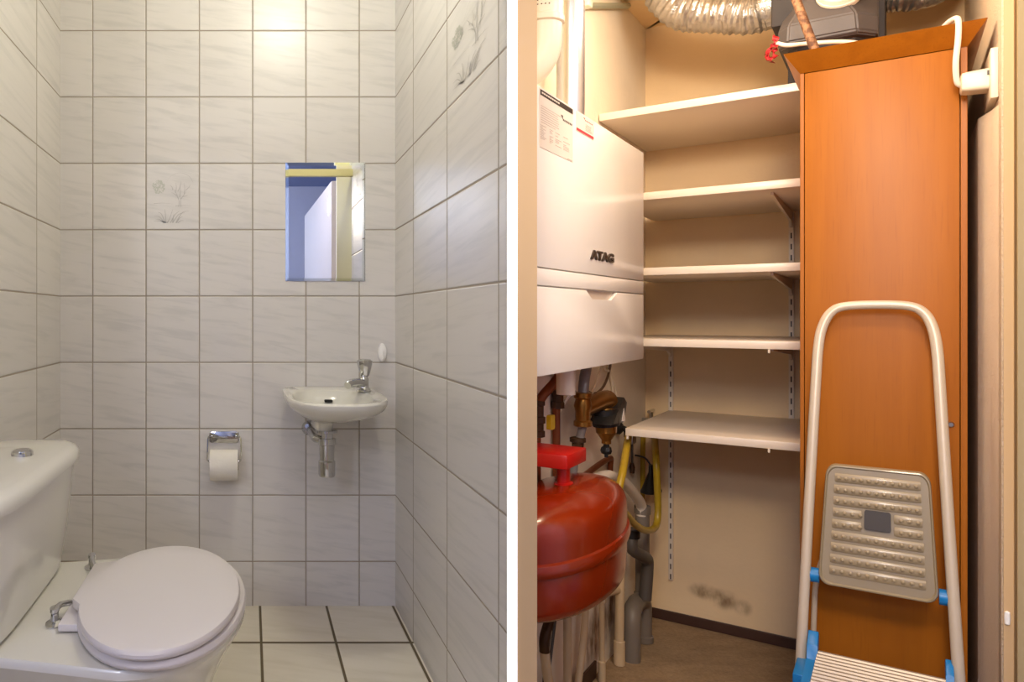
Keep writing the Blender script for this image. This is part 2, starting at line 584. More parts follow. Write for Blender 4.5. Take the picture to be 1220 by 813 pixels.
# ================================================================== STORE ROOM: the setting
SH = 2.131
P2 = lambda u, v: tuple(W(u, v)[:2])
struct('wall_back', nbox((-.03, .89), (0, .04), (0, SH + .03)), MT['wall_cream'], 'R')
struct('wall_left', nbox((-.03, 0), (-1.19, 0), (0, SH + .03)), MT['wall_cream_left'], 'R')
struct('wall_right', nbox((.851, .866), (-1.04, 0), (0, SH + .03)), MT['wall_texture'], 'R')
struct('trim_added_casing', nprism([(.8512, -.985), (.843, -.93), (.829, -.86), (.829, -.3), (.8512, -.3)], 0, 1.50), MT['added_casing'], 'R')  # added casing, catches light where the wall beside the cabinet rendered black
poly = [P2(-.0, 0), P2(.851, 0), P2(.851, -1.06), (1.60, 1.452), (.503, 1.452), P2(0, -1.19)]
struct('floor', nprism(poly, -.04, 0), MT['carpet'])
struct('ceiling', nprism([P2(-.03, .04), P2(.89, .04), P2(.89, -1.03), (1.60, 1.48), (.52, 1.48), P2(-.03, -1.19)], SH, SH + .03), MT['wall_cream'])
struct('baseboard_back', nbox((0, .852), (-.008, 0), (0, .036), bev=.002), MT['skirting'], 'R')
struct('baseboard_left', nbox((0, .007), (-1.19, -.62), (0, .05), bev=.002), MT['skirting'], 'R')
struct('trim_left', nprism([(.5032, 1.450), (.5385, 1.446), (.5375, 1.47), (.511, 1.475)], -.3, CZ), MT['jamb'])
tj = struct('trim_right', nprism([(1.409, 1.441), (1.4235, 1.436), (1.46, 1.456), (1.47, 1.49), (1.441, 1.472)], -.3, CZ), MT['jamb'])
dg = struct('door_2', nprism([(1.4195, 1.425), (1.47, 1.425), (1.62, 1.405), (1.63, 1.435), (1.43, 1.4385)], .005, CZ), MT['door_green'])
struct('hinge_pin', lathe(bmesh.new(), [(.001, -.013), (.004, -.011), (.0045, 0), (.004, .011), (.001, .013)], (1.4125, 1.4375, .525), n=12), MT['white_plastic'], parent=tj, smooth=True)
struct('strike_plate', nbox((1.438, 1.447), (1.4215, 1.4245), (1.627, 1.655), bev=.0008), MT['brass'], parent=dg)
struct('wall_front', nbox((.503, 1.72), (1.452, 1.49), (2.0, CZ)), MT['hall_wall'])

# ================================================================== TOILET
t = thing('toilet', 'white close-coupled toilet with closed lid, against the left tiled wall', 'toilet', (-.35, 1.80, 0))


def pan_loop(s, z, x0=-.70, x1=-.012, cy=1.80, hy=.352, yb=.29):
    pts = []
    for i in range(72):
        a = 2 * PI * i / 72
        c, q = math.cos(a), math.sin(a)
        if c >= 0:
            x, y = -.25 + (x1 + .25) * c, hy * q
        else:
            x = -.25 + (-.25 - x0) * -1 * abs(c) ** (2 / 7) * 1
            y = math.copysign(abs(q) ** (2 / 7), q)
            k = min(1, (-.25 - x) / (-.25 - x0) * 1.5)
            y *= hy + (yb - hy) * (3 * k * k - 2 * k ** 3)
        pts.append(Vector((-.27 + (x + .27) * s[0], cy + y * s[1], z)))
    return pts
loops = [pan_loop((.66, .50), 0), pan_loop((.66, .50), .03), pan_loop((.63, .47), .12), pan_loop((.66, .52), .2), pan_loop((.74, .66), .27),
         pan_loop((.85, .82), .33), pan_loop((.935, .92), .37), pan_loop((.985, .975), .392), pan_loop((1, 1), .402), pan_loop((1, 1), .414), pan_loop((.99, .988), .42)]
part('pan', loft(bmesh.new(), loops), MT['ceramic'], t)


def slab(cx, cy, ax, ay, z0, z1, r, dome=0, n=72, e=2.0):
    L = [at(sel(cx, cy, ax - r, ay - r * 2, e, n), z0), at(sel(cx, cy, ax - r * .3, ay - r * .6, e, n), z0 + r * .3), at(sel(cx, cy, ax, ay, e, n), z0 + r),
         at(sel(cx, cy, ax, ay, e, n), z1 - r), at(sel(cx, cy, ax - r * .3, ay - r * .6, e, n), z1 - r * .3), at(sel(cx, cy, ax - r, ay - r * 2, e, n), z1)]
    for k in (.8, .5, .2): L.append(at(sel(cx, cy, (ax - r) * k, (ay - r * 2) * k, e, n), z1 + dome * (1 - k * k)))
    return L
sb = loft(bmesh.new(), slab(-.197, 1.782, .188, .352, .4215, .447, .011, .001))
for y0, y1 in ((1.62, 1.755), (1.94, 2.0)): box(sb, (-.405, -.33), (y0, y1), (.4235, .440), .004)
part('seat', sb, MT['seat'], t)
lb = loft(bmesh.new(), slab(-.200, 1.752, .177, .333, .448, .470, .008, .004))
prism(lb, [(-.30, 1.56), (-.390, 1.69), (-.390, 1.93), (-.30, 1.97)], .4485, .4695, bev=.004)
part('lid', lb, MT['seat'], t)
for (x, y) in ((-.424, 1.672), (-.420, 2.045)):
    h = bmesh.new()
    lathe(h, [(.019, .4205), (.019, .424), (.012, .428), (.009, .43), (.008, .445), (.010, .448), (.010, .456), (.004, .459)], (x, y, 0), n=20, sy=1.6)
    tube(h, [(x, y, .452), (x + .006, y + .03 * (1 if y < 1.8 else -1), .451), (x + .016, y + .06 * (1 if y < 1.8 else -1), .444), (x + .026, y + .075 * (1 if y < 1.8 else -1), .436)], .0065, n=12)
    part('hinge', h, MT['chrome'], t, 'chrome seat hinge')


def tank_loop(x1, hy, z, r=4.5, x0=-.706, yc=1.795):
    return at(sel((x0 + x1) / 2, yc, (x1 - x0) / 2, hy, r, 72), z)
tb = loft(bmesh.new(), [tank_loop(-.515, .325, .4205), tank_loop(-.497, .338, .43), tank_loop(-.482, .352, .52), tank_loop(-.472, .364, .62), tank_loop(-.466, .371, .702)])
part('cistern', tb, MT['ceramic'], t)
lp = [tank_loop(-.47, .368, .7025), tank_loop(-.455, .383, .706), tank_loop(-.453, .385, .715), tank_loop(-.455, .383, .728), tank_loop(-.463, .372, .738), tank_loop(-.482, .35, .7455), tank_loop(-.52, .30, .750), tank_loop(-.56, .2, .752)]
cl = part('cistern_lid', loft(bmesh.new(), lp), MT['ceramic'], t)
bb = bmesh.new()
lathe(bb, [(.0255, .7475), (.0255, .758), (.0235, .761), (.0215, .7605), (.021, .763), (.017, .7645), (.001, .765)], (-.553, 1.87, 0), n=32, sy=1.25)
part('flush_button', bb, MT['chrome'], cl, 'round chrome flush button')

# ================================================================== PAPER HOLDER and ROLL
t = thing('paper_holder', 'chrome toilet paper holder with a wire arm on the back tiled wall', 'paper holder', (-.095, YB, .64))
part('plate', nprism(rrect(-.153, -.042, .613, .655, .009), YB - .0005, YB - .006, 'xz', bev=.0018), MT['chrome'], t)
wire = ntube([(-.15, YB - .012, .637), (-.157, YB - .02, .632), (-.158, YB - .045, .575), (-.157, YB - .075, .562), (-.150, YB - .074, .5575)], .0028, n=8, k=5)
tube(wire, [(-.045, YB - .012, .637), (-.036, YB - .02, .632), (-.033, YB - .045, .575), (-.034, YB - .075, .562), (-.04, YB - .074, .5575)], .0028, n=8, k=5)
tube(wire, [(-.151, YB - .074, .5575), (-.038, YB - .074, .5575)], .0028, n=8)
part('wire_arm', wire, MT['chrome'], t)
for x in (-.142, -.053): part('screw', sphere(bmesh.new(), (x, YB - .0065, .637), .006, 12, (1, .5, 1)), MT['chrome'], t)
t = thing('toilet_paper_roll', 'white toilet paper roll hanging on the chrome wall holder', 'toilet paper', (-.095, YB - .075, .545))
rl = bmesh.new()
loops = []
for x, rr in ((-.146, .018), (-.146, .054), (-.1455, .0555), (-.0445, .0555), (-.044, .054), (-.044, .018)):
    loops.append([Vector((x, YB - .0725 + rr * math.cos(2 * PI * i / 40), .543 + rr * math.sin(2 * PI * i / 40))) for i in range(40)])
loops.append(loops[0])
loft(rl, loops, False, False)
part('roll', rl, MT['paper'], t)
sheet = bmesh.new()
rows = []
for j in range(14):
    a = math.radians(150 - j * 13 + 180)
    row = []
    for i in range(9):
        f = i / 8
        aa = math.radians(62 + (j * 12.5) * (.55 + .45 * (1 - f)) + 6 * math.sin(i * 1.9) * (j < 1))
        row.append(sheet.verts.new((-.1455 + .101 * f, YB - .0725 - .0566 * math.sin(aa - PI / 2 + PI / 2) * 1, .543 + .0566 * math.cos(aa))))
    rows.append(row)
for a, b in zip(rows[:-1], rows[1:]):
    for i in range(8): sheet.faces.new((a[i], a[i + 1], b[i + 1], b[i]))
part('loose_sheet', sheet, MT['paper'], t)
core = bmesh.new()
loops = []
for x, rr in ((-.147, .0172), (-.043, .0172), (-.043, .0188), (-.147, .0188)):
    loops.append([Vector((x, YB - .0725 + rr * math.cos(2 * PI * i / 24), .543 + rr * math.sin(2 * PI * i / 24))) for i in range(24)])
loops.append(loops[0])
loft(core, loops, False, False)
part('core', core, MT['cable_brown'], t, 'brown cardboard core')

# ================================================================== MIRROR and HOOK
t = thing('wall_mirror', 'rectangular mirror with a slanted cut glass edge on the back tiled wall', 'mirror', (.282, YB, 1.441))
x0, x1, z0, z1, bv = .1325, .4315, 1.2185, 1.663, .0115
m = bmesh.new()
loft(m, [[Vector((a, YB - .0005, b)) for a, b in ((x0, z0), (x1, z0), (x1, z1), (x0, z1))], [Vector((a, YB - .003, b)) for a, b in ((x0, z0), (x1, z0), (x1, z1), (x0, z1))]], True, False)
loft(m, [[Vector((a, YB - .003, b)) for a, b in ((x0, z0), (x1, z0), (x1, z1), (x0, z1))],
         [Vector((a, YB - .0042, b)) for a, b in ((x0 + bv, z0 + bv), (x1 - bv, z0 + bv), (x1 - bv, z1 - bv), (x0 + bv, z1 - bv))]], False, False)
part('bevel_edge', m, MT['mirror_edge'], t, smooth=False)
m = bmesh.new()
loft(m, [[Vector((a, YB - .0036, b)) for a, b in ((x0 + bv, z0 + bv), (x1 - bv, z0 + bv), (x1 - bv, z1 - bv), (x0 + bv, z1 - bv))],
         [Vector((a, YB - .0042, b)) for a, b in ((x0 + bv, z0 + bv), (x1 - bv, z0 + bv), (x1 - bv, z1 - bv), (x0 + bv, z1 - bv))]])
part('mirror_glass', m, MT['mirror'], t, smooth=False)

t = thing('wall_hook', 'small white oval hook on the back tiled wall above the basin tap', 'hook', (.494, YB, .951))
ov = lambda sx, sz, d: [Vector((.494 + sx * math.cos(2 * PI * i / 32), YB - d, .951 + sz * math.sin(2 * PI * i / 32))) for i in range(32)]
part('plate', loft(bmesh.new(), [ov(.0165, .0345, .0005), ov(.0165, .0345, .010), ov(.0145, .032, .016), ov(.008, .02, .018)]), MT['white_plastic'], t)
hk = ntube([(.494, YB - .016, .955), (.494, YB - .022, .932), (.495, YB - .032, .928), (.495, YB - .034, .938)], .0045, n=10, k=5)
part('hook_arm', hk, MT['white_plastic'], t)

# ================================================================== WASH BASIN
t = thing('wash_basin', 'small white wall-hung hand basin below the mirror on the back tiled wall', 'basin', (.283, YB, .76))


def basin(k, z, dx=0, front=2.30, sx=.168, e=2.9, yb=YB - .001):
    """D loop: straight at the wall, bowed at the front"""
    pts = []
    yc = yb - .22
    for i in range(72):
        a = 2 * PI * i / 72
        c, s = math.cos(a), math.sin(a)
        ex = e if s < 0 else 5.5
        x = math.copysign(abs(c) ** (2 / ex), c) * sx
        y = math.copysign(abs(s) ** (2 / ex), s) * ((yb - yc) if s > 0 else (yc - front))
        pts.append(Vector((.284 + dx + x * k[0], yb + (yc + y - yb) * k[1], z)))
    return pts
L = [basin((.21, .50), .700, -.03), basin((.235, .55), .735, -.03), basin((.42, .70), .742, -.02), basin((.66, .82), .757, -.01), basin((.86, .92), .775), basin((.96, .97), .79), basin((.99, .99), .802), basin((1.0, 1.0), .811), basin((1.0, 1.0), .817),
     basin((.985, .99), .8225), basin((.965, .98), .8235)]


def well(k, z, cx=.272, cy=2.56, ax=.130, ay=.222):
    return [Vector((cx + ax * k * math.copysign(abs(math.cos(2 * PI * i / 72)) ** .74, math.cos(2 * PI * i / 72)), cy + ay * k * math.copysign(abs(math.sin(2 * PI * i / 72)) ** .74, math.sin(2 * PI * i / 72)), z)) for i in range(72)]
L += [well(1.03, .8215), well(.99, .817), well(.955, .80), well(.88, .775), well(.7, .757), well(.4, .748), well(.12, .745)]
part('bowl', loft(bmesh.new(), L), MT['ceramic'], t)
ovf = bmesh.new()
prism(ovf, rrect(.2655, .2945, .7795, .7885, .004), 2.748, 2.765, 'xz')
part('overflow', ovf, MT['dark_hole'], t, 'dark overflow slot')
# tap
t2 = thing('basin_tap', 'chrome pillar tap with flared knob on the right of the white basin', 'tap', (.397, 2.70, .823))
b = bmesh.new()
TX, TY = .398, 2.70
lathe(b, [(.027, .8238), (.027, .829), (.02, .834), (.0175, .84), (.0175, .868), (.014, .872), (.013, .878)], (TX, TY, 0), n=24)
part('body', b, MT['chrome'], t2)
part('spout', ntube([(TX, TY, .851), (TX - .03, TY - .03, .856), (TX - .055, TY - .06, .856), (TX - .066, TY - .075, .85)], lambda i, s: .0175 - .004 * s, n=16, k=4), MT['chrome'], t2)
b = bmesh.new()
lathe(b, [(.012, .876), (.016, .88), (.023, .904), (.027, .922), (.027, .931), (.022, .936), (.012, .9375), (.001, .938)], (TX + .004, TY, 0), n=10)
part('knob', b, MT['chrome'], t2, ang=20)
# trap
t3 = thing('bottle_trap', 'chrome bottle trap under the white hand basin', 'drain trap', (.255, 2.60, .56))
b = bmesh.new()
TX, TY = .261, 2.62
lathe(b, [(.036, .70), (.036, .692), (.02, .688), (.02, .674), (.031, .672), (.031, .652), (.026, .649), (.025, .598), (.029, .594), (.029, .55), (.026, .543), (.014, .541), (.001, .5405)], (TX, TY, 0), n=28)
part('bottle', b, MT['chrome'], t3)
b = ntube([(TX - .008, TY, .664), (TX - .03, TY + .01, .668), (TX - .04, TY + .05, .668), (TX - .04, YB - .001, .668)], .0135, n=16, k=5)
part('outlet_pipe', b, MT['chrome'], t3)
part('wall_flange', ntube([(TX - .04, YB - .0005, .668), (TX - .04, YB - .012, .668)], lambda i, s: .028 - .008 * s, n=24), MT['chrome'], t3)

# ================================================================== BOILER
U0, VN, VF, H0, H1 = .164, -1.573, -.741, .970, 1.539
t = thing('boiler', 'white wall-hung heating boiler with a dark metal logo, on the left wall', 'boiler', (.08, -1.05, H0), 'R')


def plan(u1, near, far):           # plan of the casing; its near side follows the partition wall
    return [(u1, near), (u1, far), (.003, far), (.003, -1.13)]
HS = 1.1842
part('casing', nprism(plan(U0 - .010, VN + .035, VF - .001), H0 + .002, H1 - .002), MT['boiler'], t, smooth=False)


def panel(h0, h1, notch=None):
    return nprism([(VN, h0), (VF, h0), (VF, h1), (VN, h1)] if notch is None else notch, U0 - .0095, U0, 'yz', bev=.0022)
part('upper_cover', panel(HS + .0012, H1), MT['boiler'], t, ang=30)
part('middle_strip', panel(1.1495, HS - .0012), MT['boiler'], t, ang=30)
V1, V2 = -1.251, -1.026
part('lower_flap', panel(H0, 1.147, [(VN, H0), (VF, H0), (VF, 1.147), (V2 + .02, 1.147), (V2 - .03, 1.1245), (V1 + .042, 1.1245), (V1 - .0, 1.147), (VN, 1.147)]), MT['boiler'], t, ang=30)
g = bmesh.new()
loft(g, [[Vector((U0 - .0085, a, b_)) for a, b_ in ((V1, 1.147), (V1 + .042, 1.124), (V2 - .03, 1.124), (V2 + .02, 1.147))],
         [Vector((U0 - .0092, a, b_)) for a, b_ in ((V1, 1.147), (V1 + .042, 1.124), (V2 - .03, 1.124), (V2 + .02, 1.147))]])
part('grip_recess', g, MT['boiler_in'], t)
Mx = lambda v, h, du=0: Matrix.Translation((U0 + du, v, h)) @ Matrix(((0, 0, 1, 0), (1, 0, 0, 0), (0, 1, 0, 0), (0, 0, 0, 1)))
tb = text_bm('ATAG', .029, .0018, Matrix.Translation((U0 + .0018, -1.132, 1.2195)) @ Matrix(((0, 0, 1, 0), (2.35, 0, 0, 0), (0, 1, 0, 0), (0, 0, 0, 1))), .0011)
part('logo', tb, MT['logo_grey'], t, 'raised dark grey logo', smooth=False)
# printed labels
lab = bmesh.new()
box(lab, (U0 + .0004, U0 + .0008), (-1.55, -1.285), (1.395, 1.517))
la = part('label', lab, MT['label_paper'], t, 'large printed label with a black bar', smooth=False)
q = bmesh.new(); box(q, (U0 + .0009, U0 + .0012), (-1.545, -1.285), (1.503, 1.5145))
part('title_bar', q, MT['label_black'], la, smooth=False)
q = bmesh.new()
for i in range(9): box(q, (U0 + .0013, U0 + .0015), (-1.535 + i * .0155, -1.535 + i * .0155 + .012), (1.507, 1.5105))
part('title_print', q, MT['label_paper'], la, smooth=False)
q = bmesh.new()
prism(q, [(-1.385, 1.487), (-1.37, 1.487), (-1.37, 1.479)], U0 + .0009, U0 + .0012, 'yz')
for i in range(7): box(q, (U0 + .0009, U0 + .0012), (-1.368 + i * .0115, -1.368 + i * .0115 + .0065), (1.476, 1.4805))
part('brand_print', q, MT['label_black'], la, smooth=False)
q = bmesh.new()
r3 = random.Random(5)
for i in range(8):
    w = .11 + .03 * r3.random() if i else .16
    box(q, (U0 + .0009, U0 + .0011), (-1.54, -1.54 + w), (1.481 - i * .0048, 1.4822 - i * .0048))
for i in range(9):
    for c0, cw in ((-1.545, .045), (-1.475, .03), (-1.43, .05), (-1.365, .055)):
        if r3.random() < .75: box(q, (U0 + .0009, U0 + .0011), (c0, c0 + cw * r3.uniform(.4, 1)), (1.4405 - i * .0034, 1.4417 - i * .0034))
part('fine_print', q, MT['label_grey'], la, smooth=False)
q = bmesh.new(); box(q, (U0 + .0009, U0 + .0012), (-1.33, -1.288), (1.3965, 1.3985))
part('corner_mark', q, MT['label_grey'], la, smooth=False)
lab = bmesh.new()
box(lab, (U0 + .0004, U0 + .0008), (-1.255, -1.115), (1.441, 1.513))
la = part('label', lab, MT['label_paper'], t, 'small printed label with a red bar', smooth=False)
q = bmesh.new(); box(q, (U0 + .0009, U0 + .0012), (-1.253, -1.117), (1.443, 1.4525))
prism(q, [(-1.20, 1.506), (-1.188, 1.506), (-1.188, 1.5)], U0 + .0009, U0 + .0012, 'yz')
for i in range(6): box(q, (U0 + .0009, U0 + .0012), (-1.186 + i * .0105, -1.186 + i * .0105 + .006), (1.4965, 1.5))
part('red_print', q, MT['label_red'], la, smooth=False)
q = bmesh.new()
for i in range(5): box(q, (U0 + .0009, U0 + .0012), (-1.183, -1.183 + .055 * r3.uniform(.7, 1)), (1.4605 + i * .0055, 1.4622 + i * .0055))
part('fine_print', q, MT['label_grey'], la, smooth=False)

# lay both labels out on the cover
for la in [c for c in bpy.data.objects['boiler'].children if c.name.startswith('label')]:
    big = 'large' in la['label']
    for o in [la] + list(la.children):
        for vx in o.data.vertices:
            v, h = vx.co.y - 1.05, vx.co.z + H0
            if big: v, h = -1.553 + (v + 1.55) * .76, 1.42 + (h - 1.395) * .95
            else: v, h = -1.328 + (v + 1.255) * .91, 1.4935 + (h - 1.441) * .58
            vx.co.y, vx.co.z = v + 1.05, h - H0

# flue pipes standing on the boiler
t = thing('flue_pipe', 'white plastic flue pipe with a ribbed socket above the boiler', 'pipe', (.085, -1.315, H1), 'R')
FV = -1.315
part('elbow', ntube([(.085, FV, 1.775), (.085, FV, 1.73), (.083, FV, 1.695), (.072, FV - .006, 1.665), (.052, FV - .02, 1.648), (.02, FV - .04, 1.645)], .044, n=32, k=6), MT['pvc_white'], t)
part('socket', lathe(bmesh.new(), [(.044, 1.742), (.049, 1.745), (.049, 1.757), (.0465, 1.760), (.0465, 1.80), (.049, 1.803), (.049, 1.812), (.046, 1.816), (.040, 1.83)], (.085, FV, 0), n=36), MT['pvc_white'], t)
part('pipe', lathe(bmesh.new(), [(.0405, 1.80), (.0405, SH - .002)], (.085, FV, 0), n=36), MT['pvc_white'], t)
q = bmesh.new()
for i in range(5):
    for k in range(2):
        a = math.radians(-50 - i * 10)
        sphere(q, (.085 + .0465 * math.cos(a), FV + .0465 * math.sin(a), 1.776 + k * .009), .0018, 6, (1, 1, .7))
part('socket_print', q, MT['bronze'], t)
t = thing('metal_flue', 'shiny metal pipe between the boiler top and the ceiling', 'pipe', (.07, -1.06, H1), 'R')
part('pipe', lathe(bmesh.new(), [(.0335, H1 + .0005), (.0335, SH - .001)], (.07, -1.065, 0), n=36), MT['galv'], t)
part('seal_collar', lathe(bmesh.new(), [(.042, H1), (.042, H1 + .012), (.035, H1 + .018)], (.07, -1.065, 0), n=36), MT['pvc_white'], t)
t = thing('pipe_bracket', 'short pale green rod with a white clamp beside the metal pipe', 'rod', (.02, -.75, 1.98), 'R')
part('rod', ncyl((.015, -.74, 1.985), (.015, -.30, SH - .012), .009, n=14), MT['green_pipe'], t)
part('clamp', nbox((.001, .038), (-.80, -.765), (1.963, 1.99), bev=.004), MT['pvc_white'], t)

# ================================================================== SHELVES
def shelf(top, u0, label, lips):
    t = thing('wall_shelf', label, 'shelf', (.3, -.29, top), 'R', 'wall shelves')
    part('board', nbox((u0, .5265), (-.584, -.006), (top - .022, top), bev=.0012), MT['shelf'], t)
    for u in lips:
        bk = nprism([(-.52, top - .0225), (-.52, top - .03), (-.06, top - .056), (-.022, top - .075), (-.0135, top - .075), (-.0135, top - .0225)], u - .0035, u + .0035, 'yz')
        if len(lips) > 1: box(bk, (u - .0025, u + .0025), (-.586, -.578), (top - .032, top - .0225))
        part('bracket', bk, MT['shelf_edge'], t, smooth=False)
shelf(1.705, .004, 'topmost white wall shelf, running to the left wall above the boiler', ())
shelf(1.452, .03, 'second white wall shelf from the top', (.436,))
shelf(1.230, .03, 'third white wall shelf from the top, level with the boiler logo', (.436,))
shelf(1.021, .03, 'fourth white wall shelf from the top, second from the bottom', (.084, .436))
shelf(.753, .078, 'lowest white wall shelf, with a free left end above the yellow hose', (.084, .436))
for u, h0, h1, lab in ((.084, .15, .998, 'left slotted white shelf upright, reaching far below the lowest shelf'), (.436, .74, 1.428, 'right slotted white shelf upright beside the orange wooden cabinet')):
    solo('shelf_upright', nbox((u - .007, u + .007), (-.013, -.0005), (h0, h1), bev=.001), MT['rail'], lab, 'shelf rail', (u, -.007, 0), 'R', 'slotted shelf uprights')

# ================================================================== CABINET
CF = -.90
t = thing('tall_cabinet', 'tall narrow orange beech veneer cabinet with a flared top', 'cabinet', (.67, -.45, 0), 'R')
b = bmesh.new()
box(b, (.529, .5365), (CF, -.02), (0, 1.65), .0008)
box(b, (.8005, .811), (CF, -.02), (0, 1.65), .0008)
box(b, (.5365, .8005), (CF + .02, -.02), (0, 1.649))
part('carcass', b, MT['wood_edge'], t, smooth=False)
d = part('door', nbox((.5378, .7988), (CF - .0005, CF + .016), (.03, 1.644), bev=.001), MT['wood'], t)
part('lock', ntube([(.7855, CF - .0008, .8625), (.7855, CF - .005, .8625)], lambda i, s: .0062 - .002 * s, n=20), MT['steel'], d, 'small round metal lock')
b = bmesh.new()


def rim(o, h, f):
    return [Vector((u, v, h)) for u, v in ((.529 - o, CF - f), (.811 + o, CF - f), (.811 + o, -.02), (.60, -.02), (.60, -.60), (.529 - o, -.60))]
loft(b, [rim(.0, 1.645, .002), rim(.027, 1.683, .052), rim(.022, 1.684, .047), rim(-.006, 1.655, -.008)], False, False)
box(b, (.530, .810), (CF + .004, -.02), (1.6495, 1.6545))
part('cornice', b, MT['wood_edge'], t, smooth=False)

# ================================================================== ON TOP OF THE CABINET
ZT = 1.656
t = thing('ventilation_unit', 'dark grey ventilation fan box on top of the wooden cabinet', 'ventilation unit', (.57, -.45, ZT), 'R')


def hexa(u0, u1, v0, v1, c, h):
    return [Vector((a, b_, h)) for a, b_ in ((u0 + c, v0), (u1 - c * 1.6, v0), (u1, v0 + c * 2.2), (u1, v1), (u0, v1), (u0, v0 + c * 1.5))]
part('base', loft(bmesh.new(), [hexa(.520, .640, -.60, -.2, .02, ZT), hexa(.478, .652, -.62, -.2, .02, 1.79)]), MT['vent_dark'], t, smooth=False)
b = loft(bmesh.new(), [hexa(.462, .662, -.645, -.18, .022, 1.787), hexa(.459, .664, -.655, -.18, .024, 1.795), hexa(.459, .664, -.655, -.18, .026, 1.838), hexa(.468, .664, -.62, -.18, .045, 1.90), hexa(.49, .66, -.53, -.18, .05, 2.06)])
bmesh.ops.bevel(b, geom=b.edges[:], offset=.004, segments=2, affect='EDGES')
part('housing', b, MT['vent_grey'], t, ang=25)
part('duct_port', nbox((.440, .500), (-.585, -.42), (1.862, 2.06), bev=.008), MT['vent_dark'], t)
part('back_plate', nbox((.47, .6765), (-.5, -.18), (1.70, 2.1), bev=.004), MT['vent_dark'], t)
ring = bmesh.new()
c0, dr = Vector((.588, -.610, 1.895)), Vector((.05, -.82, .5)).normalized()
tube(ring, [c0, c0 + dr * .012, c0 + dr * .03], lambda i, s: .045 + .003 * (i == 1), n=32)
tube(ring, [c0 + dr * .012, c0 + dr * .018], .049, n=32)
part('port_ring', ring, MT['pvc_white'], t, 'white round port ring')


def duct(pts, r, name_seed, k=16):
    P = catmull(pts, k)
    m = len(P)
    bm = bmesh.new()
    n = 40
    T = [(P[min(i + 1, m - 1)] - P[max(i - 1, 0)]).normalized() for i in range(m)]
    nrm = (Vector((0, 0, 1)) - T[0] * T[0].z).normalized()
    loops = []
    for i in range(m):
        nrm = (nrm - T[i] * nrm.dot(T[i])).normalized()
        bn = T[i].cross(nrm)
        lp = []
        for q in range(n):
            a = 2 * PI * q / n
            w = .5 + .5 * math.sin(i * 1.55 + .9 * math.sin(a * 2 + name_seed) + q * .16)
            nz = mnoise.noise(Vector((i * .22, math.cos(a) * 1.6, math.sin(a) * 1.6 + name_seed)))
            R_ = r * (1 + .10 * w + .09 * nz)
            lp.append(P[i] + (nrm * math.cos(a) + bn * math.sin(a)) * R_)
        loops.append(lp)
    return loft(bm, loops)
t = thing('flexible_duct', 'crinkled silver flexible duct left of the ventilation unit, rising to the ceiling', 'air duct', (.3, -.5, 1.95), 'R', 'silver flexible ducts')
part('duct', duct([(.425, -.5, 1.945), (.385, -.5, 1.940), (.33, -.5, 1.955), (.26, -.5, 1.975), (.205, -.5, 2.0), (.165, -.5, 2.06), (.150, -.5, SH - .002)], .052, 1.0), MT['foil'], t, ang=60)
part('collar', ntube([(.4395, -.5, 1.945), (.415, -.5, 1.945)], .058, n=32), MT['foil'], t)
t = thing('flexible_duct', 'crinkled silver flexible duct right of the ventilation unit', 'air duct', (.75, -.3, 2.0), 'R', 'silver flexible ducts')
part('duct', duct([(.68, -.3, 1.975), (.72, -.3, 1.968), (.765, -.28, 1.972), (.798, -.25, 2.01), (.803, -.22, 2.08), (.803, -.21, SH - .002)], .040, 4.0), MT['foil'], t, ang=60)
solo('rod', ncyl((.568, -.835, ZT), (.435, -.745, SH - .001), .0095, n=16), MT['rod'], 'rusty brown round stick leaning beside the ventilation unit', 'stick', (.568, -.835, ZT), 'R')
# red ribbon
rb = bmesh.new()


def ribbon(bm, pts, w, wd=(0, 1, 0)):
    P = catmull(pts, 5)
    L_, R_ = [], []
    for i, p in enumerate(P):
        tw = Vector((math.sin(i * .55) * .6, math.cos(i * .55), .35 * math.sin(i * .9))).normalized() * w
        L_.append(bm.verts.new(p + tw)); R_.append(bm.verts.new(p - tw))
    for i in range(len(P) - 1): bm.faces.new((L_[i], L_[i + 1], R_[i + 1], R_[i]))
ribbon(rb, [(.455, -.66, 1.818), (.460, -.665, 1.80), (.452, -.67, 1.785), (.444, -.67, 1.772), (.447, -.668, 1.756), (.452, -.67, 1.746)], .008)
ribbon(rb, [(.458, -.664, 1.805), (.461, -.668, 1.785), (.456, -.672, 1.772), (.461, -.672, 1.757)], .007)
ribbon(rb, [(.444, -.67, 1.772), (.438, -.672, 1.768), (.444, -.674, 1.752)], .006)
o = solo('ribbon', rb, MT['ribbon'], 'small red ribbon tied at the left corner of the ventilation unit', 'ribbon', (.455, -.665, 1.78), 'R')
sm = o.modifiers.new('thick', 'SOLIDIFY'); sm.thickness = .0012

